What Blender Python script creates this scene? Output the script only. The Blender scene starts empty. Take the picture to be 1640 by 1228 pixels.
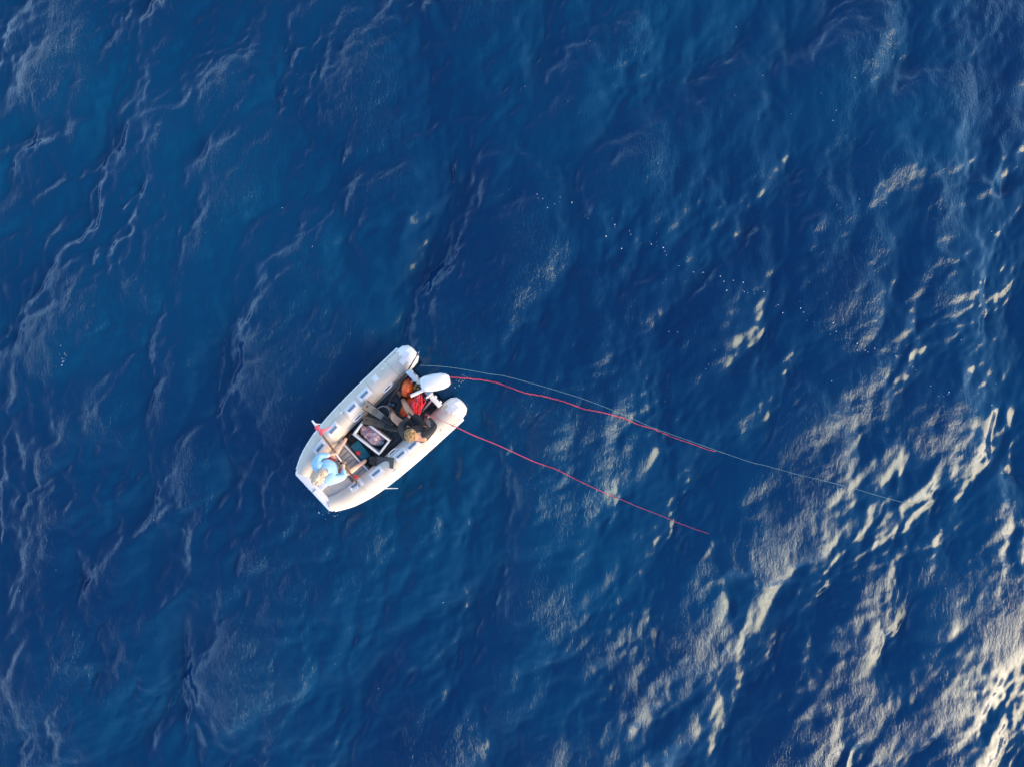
import bpy, bmesh, math, random
import numpy as np
from mathutils import Vector, Matrix, Quaternion

R = math.radians
SC = bpy.context.scene
COL = SC.collection
random.seed(7)

# ------------------------------------------------------------------ camera, sky, sun, exposure
CAM_H = 12.4            # metres above the mean water level
PPM = 90.0              # photograph pixels per metre on the water
cam = bpy.data.cameras.new('camera')
cam_o = bpy.data.objects.new('camera', cam)
COL.objects.link(cam_o)
cam_o.location = (0, 0, CAM_H)
cam_o.rotation_euler = (0, 0, 0)
cam.sensor_fit = 'HORIZONTAL'
cam.angle = 2 * math.atan(820 / PPM / CAM_H)
cam.clip_start = 0.1
cam.clip_end = 6000
SC.camera = cam_o

SUN_EL, SUN_AZ = 14.5, 116.0        # azimuth clockwise from +Y
world = bpy.data.worlds.new('World')
SC.world = world
world.use_nodes = True
wn = world.node_tree
sky = wn.nodes.new('ShaderNodeTexSky')
sky.sky_type = 'NISHITA'
sky.sun_disc = False
sky.sun_elevation = R(SUN_EL)
sky.sun_rotation = R(SUN_AZ)
sky.dust_density = 0.05
sky.air_density = 0.55
sky.ozone_density = 0.0
wn.links.new(sky.outputs[0], wn.nodes['Background'].inputs[0])
wn.nodes['Background'].inputs[1].default_value = 0.125

sun = bpy.data.lights.new('sun', 'SUN')
sun.energy = 1.5
sun.angle = R(44)
sun.color = (1.0, 0.66, 0.33)
sun_o = bpy.data.objects.new('sun', sun)
COL.objects.link(sun_o)
to_sun = Vector((math.sin(R(SUN_AZ)) * math.cos(R(SUN_EL)), math.cos(R(SUN_AZ)) * math.cos(R(SUN_EL)), math.sin(R(SUN_EL))))
sun_o.rotation_euler = to_sun.to_track_quat('Z', 'Y').to_euler()
sun_o.location = to_sun * 40

SC.view_settings.view_transform = 'Standard'
SC.view_settings.look = 'None'
SC.view_settings.exposure = 2.22
SC.view_settings.gamma = 1.0
SC.view_settings.use_curve_mapping = False

# ------------------------------------------------------------------ pixel helpers
def P(px, py, z=0.0):
    """photograph pixel -> world point at height z"""
    k = (CAM_H - z) / CAM_H / PPM
    return Vector(((px - 820) * k, (614 - py) * k, z))

# ------------------------------------------------------------------ material helpers
def new_mat(name):
    m = bpy.data.materials.new(name)
    m.use_nodes = True
    return m, m.node_tree, m.node_tree.nodes['Principled BSDF']

def mat(name, col, rough=0.5, metal=0.0, vary=0.12, scale=9.0, bump=0.0, bscale=60.0, coat=0.0, spec=0.5):
    """plain procedural material: base colour broken up by noise, optional fine bump"""
    m, nt, b = new_mat(name)
    tc = nt.nodes.new('ShaderNodeTexCoord')
    n = nt.nodes.new('ShaderNodeTexNoise')
    n.inputs['Scale'].default_value = scale
    n.inputs['Detail'].default_value = 6
    nt.links.new(tc.outputs['Object'], n.inputs['Vector'])
    r = nt.nodes.new('ShaderNodeValToRGB')
    r.color_ramp.elements[0].position = 0.3
    r.color_ramp.elements[1].position = 0.7
    r.color_ramp.elements[0].color = tuple(c * (1 - vary) for c in col) + (1,)
    r.color_ramp.elements[1].color = tuple(min(1, c * (1 + vary)) for c in col) + (1,)
    nt.links.new(n.outputs['Fac'], r.inputs['Fac'])
    nt.links.new(r.outputs['Color'], b.inputs['Base Color'])
    b.inputs['Roughness'].default_value = rough
    b.inputs['Metallic'].default_value = metal
    b.inputs['Coat Weight'].default_value = coat
    b.inputs['Specular IOR Level'].default_value = spec
    if bump:
        n2 = nt.nodes.new('ShaderNodeTexNoise')
        n2.inputs['Scale'].default_value = bscale
        n2.inputs['Detail'].default_value = 4
        nt.links.new(tc.outputs['Object'], n2.inputs['Vector'])
        bp = nt.nodes.new('ShaderNodeBump')
        bp.inputs['Strength'].default_value = bump
        bp.inputs['Distance'].default_value = 0.01
        nt.links.new(n2.outputs['Fac'], bp.inputs['Height'])
        nt.links.new(bp.outputs['Normal'], b.inputs['Normal'])
    return m


# ------------------------------------------------------------------ boat frame: x aft from the bow, y to port, z up
BOAT_ANG = R(43.0)
BOAT_O = P(460 + 182 / 4.233, 540 + 1042 / 4.233, 0.3); BOAT_O.z = 0
BOAT_M = Matrix.Translation(BOAT_O) @ Matrix.Rotation(BOAT_ANG, 4, 'Z')
BOAT_I = BOAT_M.inverted()
def C(cx, cy, z):
    """point in the boat frame, seen at (cx, cy) of a 4.233x enlargement of the photograph at (460, 540)"""
    return BOAT_I @ P(460 + cx / 4.2333, 540 + cy / 4.2345, z)
CY = -0.010                                  # centreline of the boat in y
HALF = [(0.0, .43), (.08, .485), (.30, .615), (.60, .710), (.90, .762), (1.2, .790), (1.7, .815), (2.2, .822), (2.72, .828), (2.95, .80)]
def half_breadth(x):
    return np.interp(x, [a for a, _ in HALF], [b for _, b in HALF])
def boat_mask(X, Y):
    """1 under the hull, 0 outside, for world coordinates"""
    c, s_ = math.cos(-BOAT_ANG), math.sin(-BOAT_ANG)
    dx, dy = X - BOAT_O.x, Y - BOAT_O.y
    x = dx * c - dy * s_; y = dx * s_ + dy * c
    d = np.minimum(half_breadth(x) - 0.06 - np.abs(y - CY), np.minimum(x - 0.08, 2.86 - x))
    notch = (x > 2.6) & (np.abs(y - CY) < 0.40)
    m = np.clip(d / 0.08, 0, 1)
    return np.where(notch, np.clip((2.7 - x) / 0.1, 0, 1) * m, m)

# ------------------------------------------------------------------ the sea
N, TILE = 1024, 36.0
def wave_field():
    rng = np.random.default_rng(SEA_SEED)
    k1 = np.fft.fftfreq(N, TILE / N) * 2 * math.pi
    kx, ky = np.meshgrid(k1, k1, indexing='xy')
    k = np.hypot(kx, ky); k[0, 0] = 1e-6
    th = np.arctan2(ky, kx)
    def part(lam, rms_slope, th0, spread, fall, cut):
        kp = 2 * math.pi / lam
        d = np.cos(th - th0)
        S = np.where(d > 0, np.abs(d) ** spread, 0) + 0.04
        A = k ** (-fall) * np.exp(-1.0 * (kp / k) ** 3) * np.exp(-(k / cut) ** 2) * S
        A[0, 0] = 0
        xi = rng.normal(size=(N, N)) + 1j * rng.normal(size=(N, N))
        H = np.sqrt(A) * xi
        sl = np.hypot(np.fft.ifft2(1j * kx * H).real, np.fft.ifft2(1j * ky * H).real)
        return H * rms_slope / math.sqrt((sl ** 2).mean())
    def patches(size):
        p = np.fft.ifft2(part(size, 1.0, 0, 0.01, 7.0, 12)).real
        return np.clip(.75 + .5 * p / p.std(), .1, 1.9)
    H = (part(4.2, 0.11, R(158), 4, 5.0, 9) + part(2.0, 0.130, R(162), 2.5, 4.8, 18) + part(0.8, 0.105, R(150), 2.0, 4.2, 45))
    fine = np.fft.ifft2(part(0.42, 0.115, R(150), 1.6, 4.2, 60)).real * patches(3.0) + np.fft.ifft2(part(0.2, 0.10, R(145), 1.2, 3.8, 110)).real * patches(2.0)
    h = np.fft.ifft2(H).real
    # cusped crest lines: ridges along the zero lines of band-limited fields, strong in some patches only
    def ridge(lam, amp, th0, spread, width, patch):
        g = np.fft.ifft2(part(lam, 1.0, th0, spread, 6.0, 2 * math.pi / lam * 2.6)).real
        g /= g.std()
        p = np.fft.ifft2(part(patch, 1.0, 0, 0.01, 7.0, 9)).real
        p = np.clip(.5 + .55 * p / p.std(), 0, 1.4)
        return -amp * (np.sqrt(g * g + width * width) - .8) * p
    h = h + fine + ridge(2.1, .040, R(160), 2.0, .10, 5.0) + ridge(.75, .013, R(152), 1.6, .12, 3.0) + ridge(.36, .0050, R(150), 1.2, .14, 2.0)
    low = H * np.exp(-(k / 22) ** 2)
    dx = -np.fft.ifft2(1j * kx / k * low).real
    dy = -np.fft.ifft2(1j * ky / k * low).real
    return h, dx, dy
SEA_SEED = 11
hF, dxF, dyF = wave_field()

def graded(lim, step, far, n_out):
    core = np.arange(-lim, lim + step / 2, step)
    g = np.geomspace(step, far - lim, n_out)
    return np.concatenate([-(lim + g)[::-1], core, lim + g])

def sample(F, x, y):
    u = (x / TILE * N) % N; v = (y / TILE * N) % N
    i = np.floor(u).astype(int); j = np.floor(v).astype(int)
    fu = u - i; fv = v - j
    i1 = (i + 1) % N; j1 = (j + 1) % N; i %= N; j %= N
    return (F[j, i] * (1 - fu) * (1 - fv) + F[j, i1] * fu * (1 - fv) + F[j1, i] * (1 - fu) * fv + F[j1, i1] * fu * fv)

CHOP, SKEW = 1.12, 0.35
def sea_at(x, y):
    """displaced sea surface for undisplaced coordinates (numpy arrays)"""
    h = sample(hF, x, y)
    ax = CHOP * sample(dxF, x, y); ay = CHOP * sample(dyF, x, y)
    ax = ax - SKEW * h * math.cos(R(-25)); ay = ay - SKEW * h * math.sin(R(-25))
    return x + ax, y + ay, h

def sea_z(x, y):
    """height of the surface at a world point (fixed-point inversion of the chop)"""
    qx, qy = float(x), float(y)
    for _ in range(6):
        X, Y, h = sea_at(np.array([qx]), np.array([qy]))
        qx += x - X[0]; qy += y - Y[0]
    return float(h[0])

def build_sea():
    xs = graded(12.6, 0.033, 3500, 34)
    ys = graded(10.0, 0.033, 3500, 34)
    gx, gy = np.meshgrid(xs, ys, indexing='xy')
    X, Y, Z = sea_at(gx, gy)
    d = np.maximum(np.abs(gx) - 12.6, np.abs(gy) - 10.0)
    fade = np.clip(1 - d / 14.0, 0, 1)
    X = gx + (X - gx) * fade; Y = gy + (Y - gy) * fade; Z = Z * fade
    # the hull pushes the water down beneath it
    if 'boat_mask' in globals():
        m = boat_mask(X, Y)
        Z = Z * (1 - m) + m * (-0.22)
    nx, ny = len(xs), len(ys)
    co = np.stack([X, Y, Z], -1).reshape(-1, 3).astype(np.float32)
    idx = np.arange(nx * ny).reshape(ny, nx)
    q = np.stack([idx[:-1, :-1], idx[:-1, 1:], idx[1:, 1:], idx[1:, :-1]], -1).reshape(-1, 4).astype(np.int32)
    me = bpy.data.meshes.new('water')
    me.vertices.add(len(co)); me.vertices.foreach_set('co', co.ravel())
    me.loops.add(q.size); me.loops.foreach_set('vertex_index', q.ravel())
    me.polygons.add(len(q)); me.polygons.foreach_set('loop_start', np.arange(0, q.size, 4, dtype=np.int32))
    me.update(calc_edges=True)
    me.polygons.foreach_set('use_smooth', np.ones(len(q), dtype=bool))
    o = bpy.data.objects.new('water', me)
    COL.objects.link(o)
    o['kind'] = 'structure'
    o['label'] = 'deep blue open sea with short wind waves'
    return o

def water_material():
    m, nt, b = new_mat('sea_water')
    geo = nt.nodes.new('ShaderNodeNewGeometry')
    mp = nt.nodes.new('ShaderNodeMapping')
    mp.inputs['Rotation'].default_value = (0, 0, R(25))
    mp.inputs['Scale'].default_value = (1.5, 0.7, 1)
    nt.links.new(geo.outputs['Position'], mp.inputs['Vector'])
    prev = None
    # patches of wind: ripples are stronger in some places than in others
    pn = nt.nodes.new('ShaderNodeTexNoise')
    pn.inputs['Scale'].default_value = 0.55
    pn.inputs['Detail'].default_value = 3
    nt.links.new(geo.outputs['Position'], pn.inputs['Vector'])
    pr = nt.nodes.new('ShaderNodeMapRange')
    pr.inputs['From Min'].default_value = 0.35
    pr.inputs['From Max'].default_value = 0.65
    pr.inputs['To Min'].default_value = 0.3
    pr.inputs['To Max'].default_value = 1.0
    nt.links.new(pn.outputs['Fac'], pr.inputs['Value'])
    # capillary ripples ride on the crests, the troughs stay slick
    sp = nt.nodes.new('ShaderNodeSeparateXYZ')
    nt.links.new(geo.outputs['Position'], sp.inputs[0])
    hr = nt.nodes.new('ShaderNodeMapRange')
    hr.inputs['From Min'].default_value = -0.05
    hr.inputs['From Max'].default_value = 0.09
    hr.inputs['To Min'].default_value = 0.3
    hr.inputs['To Max'].default_value = 1.3
    nt.links.new(sp.outputs['Z'], hr.inputs['Value'])
    pm = nt.nodes.new('ShaderNodeMath'); pm.operation = 'MULTIPLY'
    nt.links.new(pr.outputs['Result'], pm.inputs[0])
    nt.links.new(hr.outputs['Result'], pm.inputs[1])
    for sc_, dist, st in ((6.0, 0.03, 0.45), (15.0, 0.019, 0.75), (34.0, 0.009, 0.8)):
        n = nt.nodes.new('ShaderNodeTexNoise')
        n.inputs['Scale'].default_value = sc_
        n.inputs['Detail'].default_value = 5
        n.inputs['Roughness'].default_value = 0.55
        n.inputs['Distortion'].default_value = 0.6
        nt.links.new(mp.outputs['Vector'], n.inputs['Vector'])
        bp = nt.nodes.new('ShaderNodeBump')
        bp.inputs['Distance'].default_value = dist
        mu = nt.nodes.new('ShaderNodeMath'); mu.operation = 'MULTIPLY'
        mu.inputs[1].default_value = st
        nt.links.new(pm.outputs[0], mu.inputs[0])
        nt.links.new(mu.outputs[0], bp.inputs['Strength'])
        nt.links.new(n.outputs['Fac'], bp.inputs['Height'])
        if prev: nt.links.new(prev.outputs['Normal'], bp.inputs['Normal'])
        prev = bp
    nt.links.new(prev.outputs['Normal'], b.inputs['Normal'])
    # the water itself shifts between navy and a greener blue over several metres
    cn = nt.nodes.new('ShaderNodeTexNoise')
    cn.inputs['Scale'].default_value = 0.16
    cn.inputs['Detail'].default_value = 3
    nt.links.new(geo.outputs['Position'], cn.inputs['Vector'])
    cr_ = nt.nodes.new('ShaderNodeValToRGB')
    cr_.color_ramp.elements[0].position = 0.36
    cr_.color_ramp.elements[1].position = 0.64
    cr_.color_ramp.elements[0].color = (0.0, 0.0240, 0.0900, 1)
    cr_.color_ramp.elements[1].color = (0.0, 0.0430, 0.1200, 1)
    nt.links.new(cn.outputs['Fac'], cr_.inputs['Fac'])
    nt.links.new(cr_.outputs['Color'], b.inputs['Base Color'])
    b.inputs['Roughness'].default_value = 0.12
    b.inputs['Specular Tint'].default_value = (0.70, 1.0, 0.92, 1)
    b.inputs['IOR'].default_value = 1.39
    return m
sea = build_sea()
sea.data.materials.append(water_material())

# ===BOAT===
# ------------------------------------------------------------------ builders
def tag(o, label=None, cat=None, group=None, kind=None):
    if label: o['label'] = label
    if cat: o['category'] = cat
    if group: o['group'] = group
    if kind: o['kind'] = kind
    return o

BASE = {}
def thing(name, label, cat, base, group=None):
    """an Empty at the thing's base (boat frame), turned with the boat"""
    o = bpy.data.objects.new(name, None)
    COL.objects.link(o)
    o.empty_display_size = 0.1
    o.location = BOAT_M @ Vector(base)
    o.rotation_euler = (0, 0, BOAT_ANG)
    BASE[o.name] = Vector(base)
    return tag(o, label, cat, group)

def root_of(o):
    while o.parent: o = o.parent
    return o

def build(name, bm, m, parent=None, smooth=True, sharp=None):
    """link a bmesh authored in the boat frame as one part of a thing (or alone)"""
    if parent is not None:
        bmesh.ops.translate(bm, verts=bm.verts, vec=-BASE[root_of(parent).name])
    bmesh.ops.recalc_face_normals(bm, faces=bm.faces)
    me = bpy.data.meshes.new(name)
    bm.to_mesh(me); bm.free()
    if smooth:
        me.polygons.foreach_set('use_smooth', [True] * len(me.polygons))
        me.set_sharp_from_angle(angle=R(sharp or 40))
    for x in (m if isinstance(m, (list, tuple)) else [m]): me.materials.append(x)
    o = bpy.data.objects.new(name, me)
    COL.objects.link(o)
    if parent is not None: o.parent = parent
    else:
        o.location = BOAT_O; o.rotation_euler = (0, 0, BOAT_ANG)
    return o

def frame(fwd, up=(0, 0, 1)):
    x = Vector(fwd).normalized(); u = Vector(up)
    y = u.cross(x)
    if y.length < 1e-4: y = Vector((0, 1, 0)).cross(x)
    y.normalize(); z = x.cross(y)
    return Matrix((x, y, z)).transposed()

def add_box(bm, c, size, fwd=(1, 0, 0), up=(0, 0, 1), bev=0.0, seg=2, mi=0):
    rot = frame(fwd, up).to_4x4()
    mtx = Matrix.Translation(Vector(c)) @ rot @ Matrix.Diagonal((*size, 1))
    r = bmesh.ops.create_cube(bm, size=1, matrix=mtx)
    fs = set(f for v in r['verts'] for f in v.link_faces)
    for f in fs: f.material_index = mi
    if bev:
        es = list(set(e for v in r['verts'] for e in v.link_edges))
        bmesh.ops.bevel(bm, geom=es, offset=bev, segments=seg, affect='EDGES', profile=0.5)
    return bm

def add_tube(bm, pts, rad, seg=10, caps=True, closed=False, flat=1.0, up=(0, 0, 1), mi=0):
    """swept round bar through pts; rad one number or one per point; flat squashes along up"""
    pts = [Vector(p) for p in pts]; n = len(pts)
    rad = [rad] * n if not hasattr(rad, '__len__') else rad
    rings = []
    for i, p in enumerate(pts):
        if closed: t = pts[(i + 1) % n] - pts[i - 1]
        else: t = pts[min(i + 1, n - 1)] - pts[max(i - 1, 0)]
        f = frame(t, up)
        rings.append([bm.verts.new(p + f @ Vector((0, math.cos(a) * rad[i], math.sin(a) * rad[i] * flat)))
                      for a in (2 * math.pi * k / seg for k in range(seg))])
    m = n if closed else n - 1
    for i in range(m):
        A, B = rings[i], rings[(i + 1) % n]
        for k in range(seg):
            f = bm.faces.new((A[k], A[(k + 1) % seg], B[(k + 1) % seg], B[k])); f.material_index = mi
    if caps and not closed:
        bm.faces.new(rings[0][::-1]).material_index = mi; bm.faces.new(rings[-1]).material_index = mi
    return rings

def add_ell(bm, c, rad, fwd=(1, 0, 0), up=(0, 0, 1), u=16, v=10, power=1.0, mi=0):
    """(super)ellipsoid"""
    rot = frame(fwd, up)
    r = bmesh.ops.create_uvsphere(bm, u_segments=u, v_segments=v, radius=1)
    for vv in r['verts']:
        p = [math.copysign(abs(q) ** power, q) for q in vv.co]
        vv.co = Vector(c) + rot @ Vector((p[0] * rad[0], p[1] * rad[1], p[2] * rad[2]))
    for f in set(f for vv in r['verts'] for f in vv.link_faces): f.material_index = mi
    return r['verts']

def add_prism(bm, poly, z0, z1, mi=0):
    """polygon of (x, y) or (x, y, z) extruded; 3-D points use z as the top"""
    top = [bm.verts.new((p[0], p[1], p[2] if len(p) > 2 else z1)) for p in poly]
    bot = [bm.verts.new((p[0], p[1], (p[2] - (z1 - z0)) if len(p) > 2 else z0)) for p in poly]
    n = len(poly)
    bm.faces.new(top).material_index = mi; bm.faces.new(bot[::-1]).material_index = mi
    for i in range(n):
        bm.faces.new((top[i], bot[i], bot[(i + 1) % n], top[(i + 1) % n])).material_index = mi
    return top + bot

def bevel_all(bm, off, seg=2):
    bmesh.ops.bevel(bm, geom=list(bm.edges), offset=off, segments=seg, affect='EDGES', profile=0.5)
    return bm

def smooth_path(pts, k=6):
    """Catmull-Rom through the points"""
    pts = [Vector(p) for p in pts]; out = []
    for i in range(len(pts) - 1):
        p0, p1, p2, p3 = pts[max(i - 1, 0)], pts[i], pts[i + 1], pts[min(i + 2, len(pts) - 1)]
        for j in range(k):
            t = j / k
            out.append(0.5 * ((2 * p1) + (-p0 + p2) * t + (2 * p0 - 5 * p1 + 4 * p2 - p3) * t * t + (-p0 + 3 * p1 - 3 * p2 + p3) * t ** 3))
    out.append(pts[-1])
    return out

BM = bmesh.new
# ------------------------------------------------------------------ materials
M = dict(
    tube=mat('hypalon_cream', (.64, .575, .485), .55, vary=.12, scale=3.5, bump=.06, bscale=220),
    white=mat('white_plastic', (.80, .80, .79), .4, vary=.04),
    gel=mat('white_gelcoat', (.78, .785, .80), .28, vary=.03, coat=.3),
    strake=mat('white_rubber', (.80, .80, .79), .6, vary=.05, scale=14),
    deck=mat('grey_deck', (.42, .42, .40), .65, vary=.08, scale=18, bump=.15, bscale=300),
    slat=mat('pale_slat', (.38, .37, .35), .6, vary=.14, scale=20),
    teak=mat('slate_blue_slat', (.060, .085, .10), .55, vary=.25, scale=16),
    black=mat('black_rubber', (.010, .011, .013), .45, vary=.3),
    dark=mat('dark_plastic', (.022, .026, .030), .4, vary=.3),
    slot=mat('slate_webbing', (.15, .22, .30), .6, vary=.2, scale=40),
    seam=mat('seam_band_cream', (.55, .49, .405), .6),
    teal=mat('teal_plastic', (.010, .13, .18), .4, vary=.2),
    red=mat('red_plastic', (.62, .035, .030), .4),
    redrope=mat('red_rope', (.80, .030, .040), .6, vary=.35, scale=60),
    searope=mat('crimson_rope', (.50, .055, .11), .6, vary=.3, scale=60),
    pinkrope=mat('pink_rope', (.75, .12, .17), .6, vary=.3, scale=60),
    orange=mat('orange_vinyl', (.95, .15, .02), .35, vary=.08, coat=.25),
    wood=mat('varnished_wood', (.20, .105, .045), .35, vary=.4, scale=26, coat=.3),
    brass=mat('brass', (.50, .33, .10), .3, metal=1.0),
    steel=mat('steel', (.55, .56, .58), .3, metal=1.0),
    fin_shaded=mat('taupe_fin_shaded', (.085, .068, .048), .5, vary=.15, scale=7),  # taupe fin darkened: the shade beside the driver is put into its colour
    fin=mat('taupe_fin', (.25, .215, .165), .5, vary=.12, scale=7),
    finp=mat('fin_print', (.055, .045, .04), .5),
    fing=mat('charcoal_fin', (.085, .090, .085), .5, vary=.2, scale=7),
    skin=mat('skin', (.56, .30, .19), .5, vary=.08, scale=20, spec=.35),
    skin_l=mat('fair_skin', (.72, .46, .33), .5, vary=.07, scale=20, spec=.35),
    shirt=mat('sky_blue_shirt', (.34, .60, .74), .8, vary=.06, scale=8, bump=.5, bscale=16),
    shorts=mat('red_shorts', (.45, .06, .08), .8),
    suit=mat('black_neoprene', (.013, .016, .020), .6, vary=.3, scale=12, bump=.3, bscale=14),
    suitg=mat('grey_neoprene', (.16, .17, .17), .6),
    blond=mat('blond_hair', (.40, .24, .10), .5, vary=.45, scale=45),
    pale_hair=mat('pale_blond_hair', (.74, .60, .44), .55, vary=.10, scale=40),
    crate=mat('white_crate', (.74, .75, .74), .45, vary=.05),
    crate_in=mat('crate_painted_shade', (.055, .085, .10), .5, vary=.2),
    eye=mat('eye_dark', (.02, .02, .02), .2),
)

# ------------------------------------------------------------------ the inflatable boat
boat = thing('inflatable_boat', 'small cream and white rigid inflatable boat with two people aboard', 'boat', (1.45, CY, 0))
TZ = 0.225
def tube_r(x):
    return float(np.interp(x, [0, .10, .35, .7, 1.1, 2.9], [.125, .135, .175, .20, .208, .21]))
def tube_c(x, side):
    hb = float(half_breadth(x)); r = tube_r(x)
    return Vector((x, CY + side * (hb - r), TZ + .10 * max(0, (0.9 - x) / 0.9) ** 1.5 + (.21 - r) * .4))
TX = [.06, .14, .24, .36, .5, .65, .82, 1.0, 1.25, 1.5, 1.75, 2.0, 2.25, 2.5, 2.72]
tubes = {}
for side, nm in ((1, 'side_tube'), (-1, 'side_tube')):
    bm = BM()
    pts = [tube_c(x, side) for x in TX]
    add_tube(bm, pts, [tube_r(x) for x in TX], seg=40)
    t = build(nm, bm, M['tube'], boat)
    tubes[side] = t
    # faceted white end cone
    bm = BM()
    c0 = tube_c(2.72, side)
    add_tube(bm, [c0 + Vector((dx, 0, 0)) for dx in (-.035, 0.0, .115, .195, .215)], [.214, .216, .196, .135, .06], seg=11)
    build('end_cone', bm, M['white'], boat, sharp=20)
    # glued seam bands round the tube
    for x in (.70, 1.32, 1.95, 2.45):
        bm = BM()
        c = tube_c(x, side); r_ = tube_r(x) + .0012
        add_tube(bm, [c + Vector((-.009, 0, 0)), c + Vector((.009, 0, 0))], r_, seg=40, caps=False)
        build('seam_band', bm, M['seam'], boat)
    # rubbing strake along the outer edge
    bm = BM()
    sp = []
    for x in TX + [2.74]:
        c = tube_c(min(x, 2.72), side); r = tube_r(x)
        sp.append(Vector((x, c.y + side * (r + .002), c.z + .0)))
    add_tube(bm, sp, .034, seg=8, flat=1.3)
    build('rubbing_strake', bm, M['strake'], boat)

def on_tube(x, y):
    """point and frame on the tube surface above boat-frame (x, y)"""
    side = 1 if y > CY else -1
    c = tube_c(x, side); r = tube_r(x)
    d = max(-.98, min(.98, (y - c.y) / r))
    nrm = Vector((0, d, math.sqrt(1 - d * d)))
    tan = (tube_c(x + .05, side) - tube_c(x - .05, side)).normalized()
    return Vector((x, y, c.z + nrm.z * r)), tan, nrm, tubes[side]

def pad(cx, cy, ln, wd, slot=True, name='grab_pad', off=0.0):
    l = C(cx, cy, .42)
    p, tan, nrm, tb = on_tube(l.x, l.y)
    bm = BM(); nU, nV = 8, 6
    # a thin plate bent round the tube
    side = 1 if l.y > CY else -1
    c0 = tube_c(l.x, side); r = tube_r(l.x); a0 = math.asin(max(-.98, min(.98, (l.y - c0.y) / r)))
    bt = frame(tan, nrm)
    grid = {}
    for lev, h in ((0, .0), (1, .011)):
        for i in range(nU + 1):
            for j in range(nV + 1):
                u = (i / nU - .5) * ln; a = a0 + (j / nV - .5) * wd / r
                x = l.x + u; c = tube_c(x, side); rr = tube_r(x) + h + .001
                k = 1.0
                grid[lev, i, j] = bm.verts.new((x, c.y + math.sin(a) * rr, c.z + math.cos(a) * rr))
    for i in range(nU):
        for j in range(nV):
            bm.faces.new([grid[1, i, j], grid[1, i + 1, j], grid[1, i + 1, j + 1], grid[1, i, j + 1]])
    for i in range(nU):
        for j in (0, nV):
            bm.faces.new([grid[0, i, j], grid[0, i + 1, j], grid[1, i + 1, j], grid[1, i, j]])
    for j in range(nV):
        for i in (0, nU):
            bm.faces.new([grid[0, i, j], grid[0, i, j + 1], grid[1, i, j + 1], grid[1, i, j]])
    o = build(name, bm, M['white'], boat)
    if slot:
        bm = BM()
        q = p + nrm * .017
        add_box(bm, q, (ln * .62, .046, .012), fwd=tan, up=nrm, bev=.004)
        build('webbing_strap', bm, M['slot'], o)
        for sg in (-1, 1):
            bm = BM()
            add_box(bm, q + tan * sg * ln * .36, (.022, .062, .018), fwd=tan, up=nrm, bev=.004)
            build('strap_anchor', bm, M['white'], o)
    return o
for cx, cy in ((525, 388), (440, 480), (315, 625), (225, 745), (465, 1000), (605, 918), (770, 795), (850, 733)):
    pad(cx, cy, .255, .150)
for cx, cy in ((597, 280), (785, 162), (1098, 488), (968, 672)):
    pad(cx, cy, .105, .10, slot=False, name='square_patch')
# registration marks near the stern: a few dark strokes on each tube
for cx, cy, sg in ((712, 138, 1), (1128, 562, -1)):
    l = C(cx, cy, .30)
    for k in range(6):
        bm = BM()
        p, tan, nrm, tb = on_tube(l.x - .14 + k * .056, (tube_c(l.x, sg).y + sg * .185))
        add_box(bm, p + nrm * .001, (.030 if k % 3 else .018, .020, .003), fwd=tan, up=nrm)
        build('registration_mark', bm, M['dark'], boat)

# carrying handles low on the inner side of the tubes
for cx, cy in ((490, 548), (705, 765), (690, 352)):
    l = C(cx, cy, .34)
    side = 1 if l.y > CY else -1
    y = tube_c(l.x, side).y - side * .165
    p, tan, nrm, tb = on_tube(l.x, y)
    bm = BM()
    add_box(bm, p + nrm * .004, (.23, .085, .012), fwd=tan, up=nrm, bev=.005)
    h = build('carry_handle', bm, M['white'], boat)
    bm = BM()
    add_tube(bm, smooth_path([p + tan * -.09 + nrm * .008, p + tan * -.06 + nrm * .035, p + tan * .06 + nrm * .035, p + tan * .09 + nrm * .008], 5), .011, seg=8)
    build('grip', bm, M['white'], h)
    bm = BM()
    add_box(bm, p + nrm * .0115, (.11, .028, .003), fwd=tan, up=nrm)
    build('finger_recess', bm, M['dark'], h)

# bow: flat white bow board, centre step and grey bow deck
bm = BM()
top = [(.0, CY - .425), (.0, CY + .425), (.055, CY + .475), (.135, CY + .40), (.135, CY - .40), (.055, CY - .475)]
add_prism(bm, top, .16, .455); bevel_all(bm, .022, 3)
build('bow_board', bm, M['gel'], boat)
bm = BM()
add_box(bm, (.29, CY - .02, .405), (.33, .13, .05), bev=.012)
build('bow_step', bm, M['gel'], boat)
bm = BM()
add_tube(bm, [(-.035, CY, .30), (-.015, CY, .36), (.02, CY, .462), (.10, CY, .466)], .009, seg=8)
build('bow_eye', bm, M['steel'], boat)
def inner(x, g=.02): return float(half_breadth(x)) - 2 * tube_r(x) + g
bm = BM()
xs = [.12, .2, .3, .4, .5, .6]
poly = [(x, CY + inner(x, .10)) for x in xs] + [(x, CY - inner(x, .10)) for x in reversed(xs)]
add_prism(bm, poly, .10, .378)
build('bow_deck', bm, M['deck'], boat)
# inner liner walls (dark side of the hull)
bm = BM()
xs = [.12, .4, .7, 1.0, 1.4, 1.8, 2.2, 2.64]
poly = [(x, CY + inner(x, .12)) for x in xs] + [(x, CY - inner(x, .12)) for x in reversed(xs)]
add_prism(bm, poly, -.12, .045)
build('hull_floor', bm, M['gel'], boat)
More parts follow.
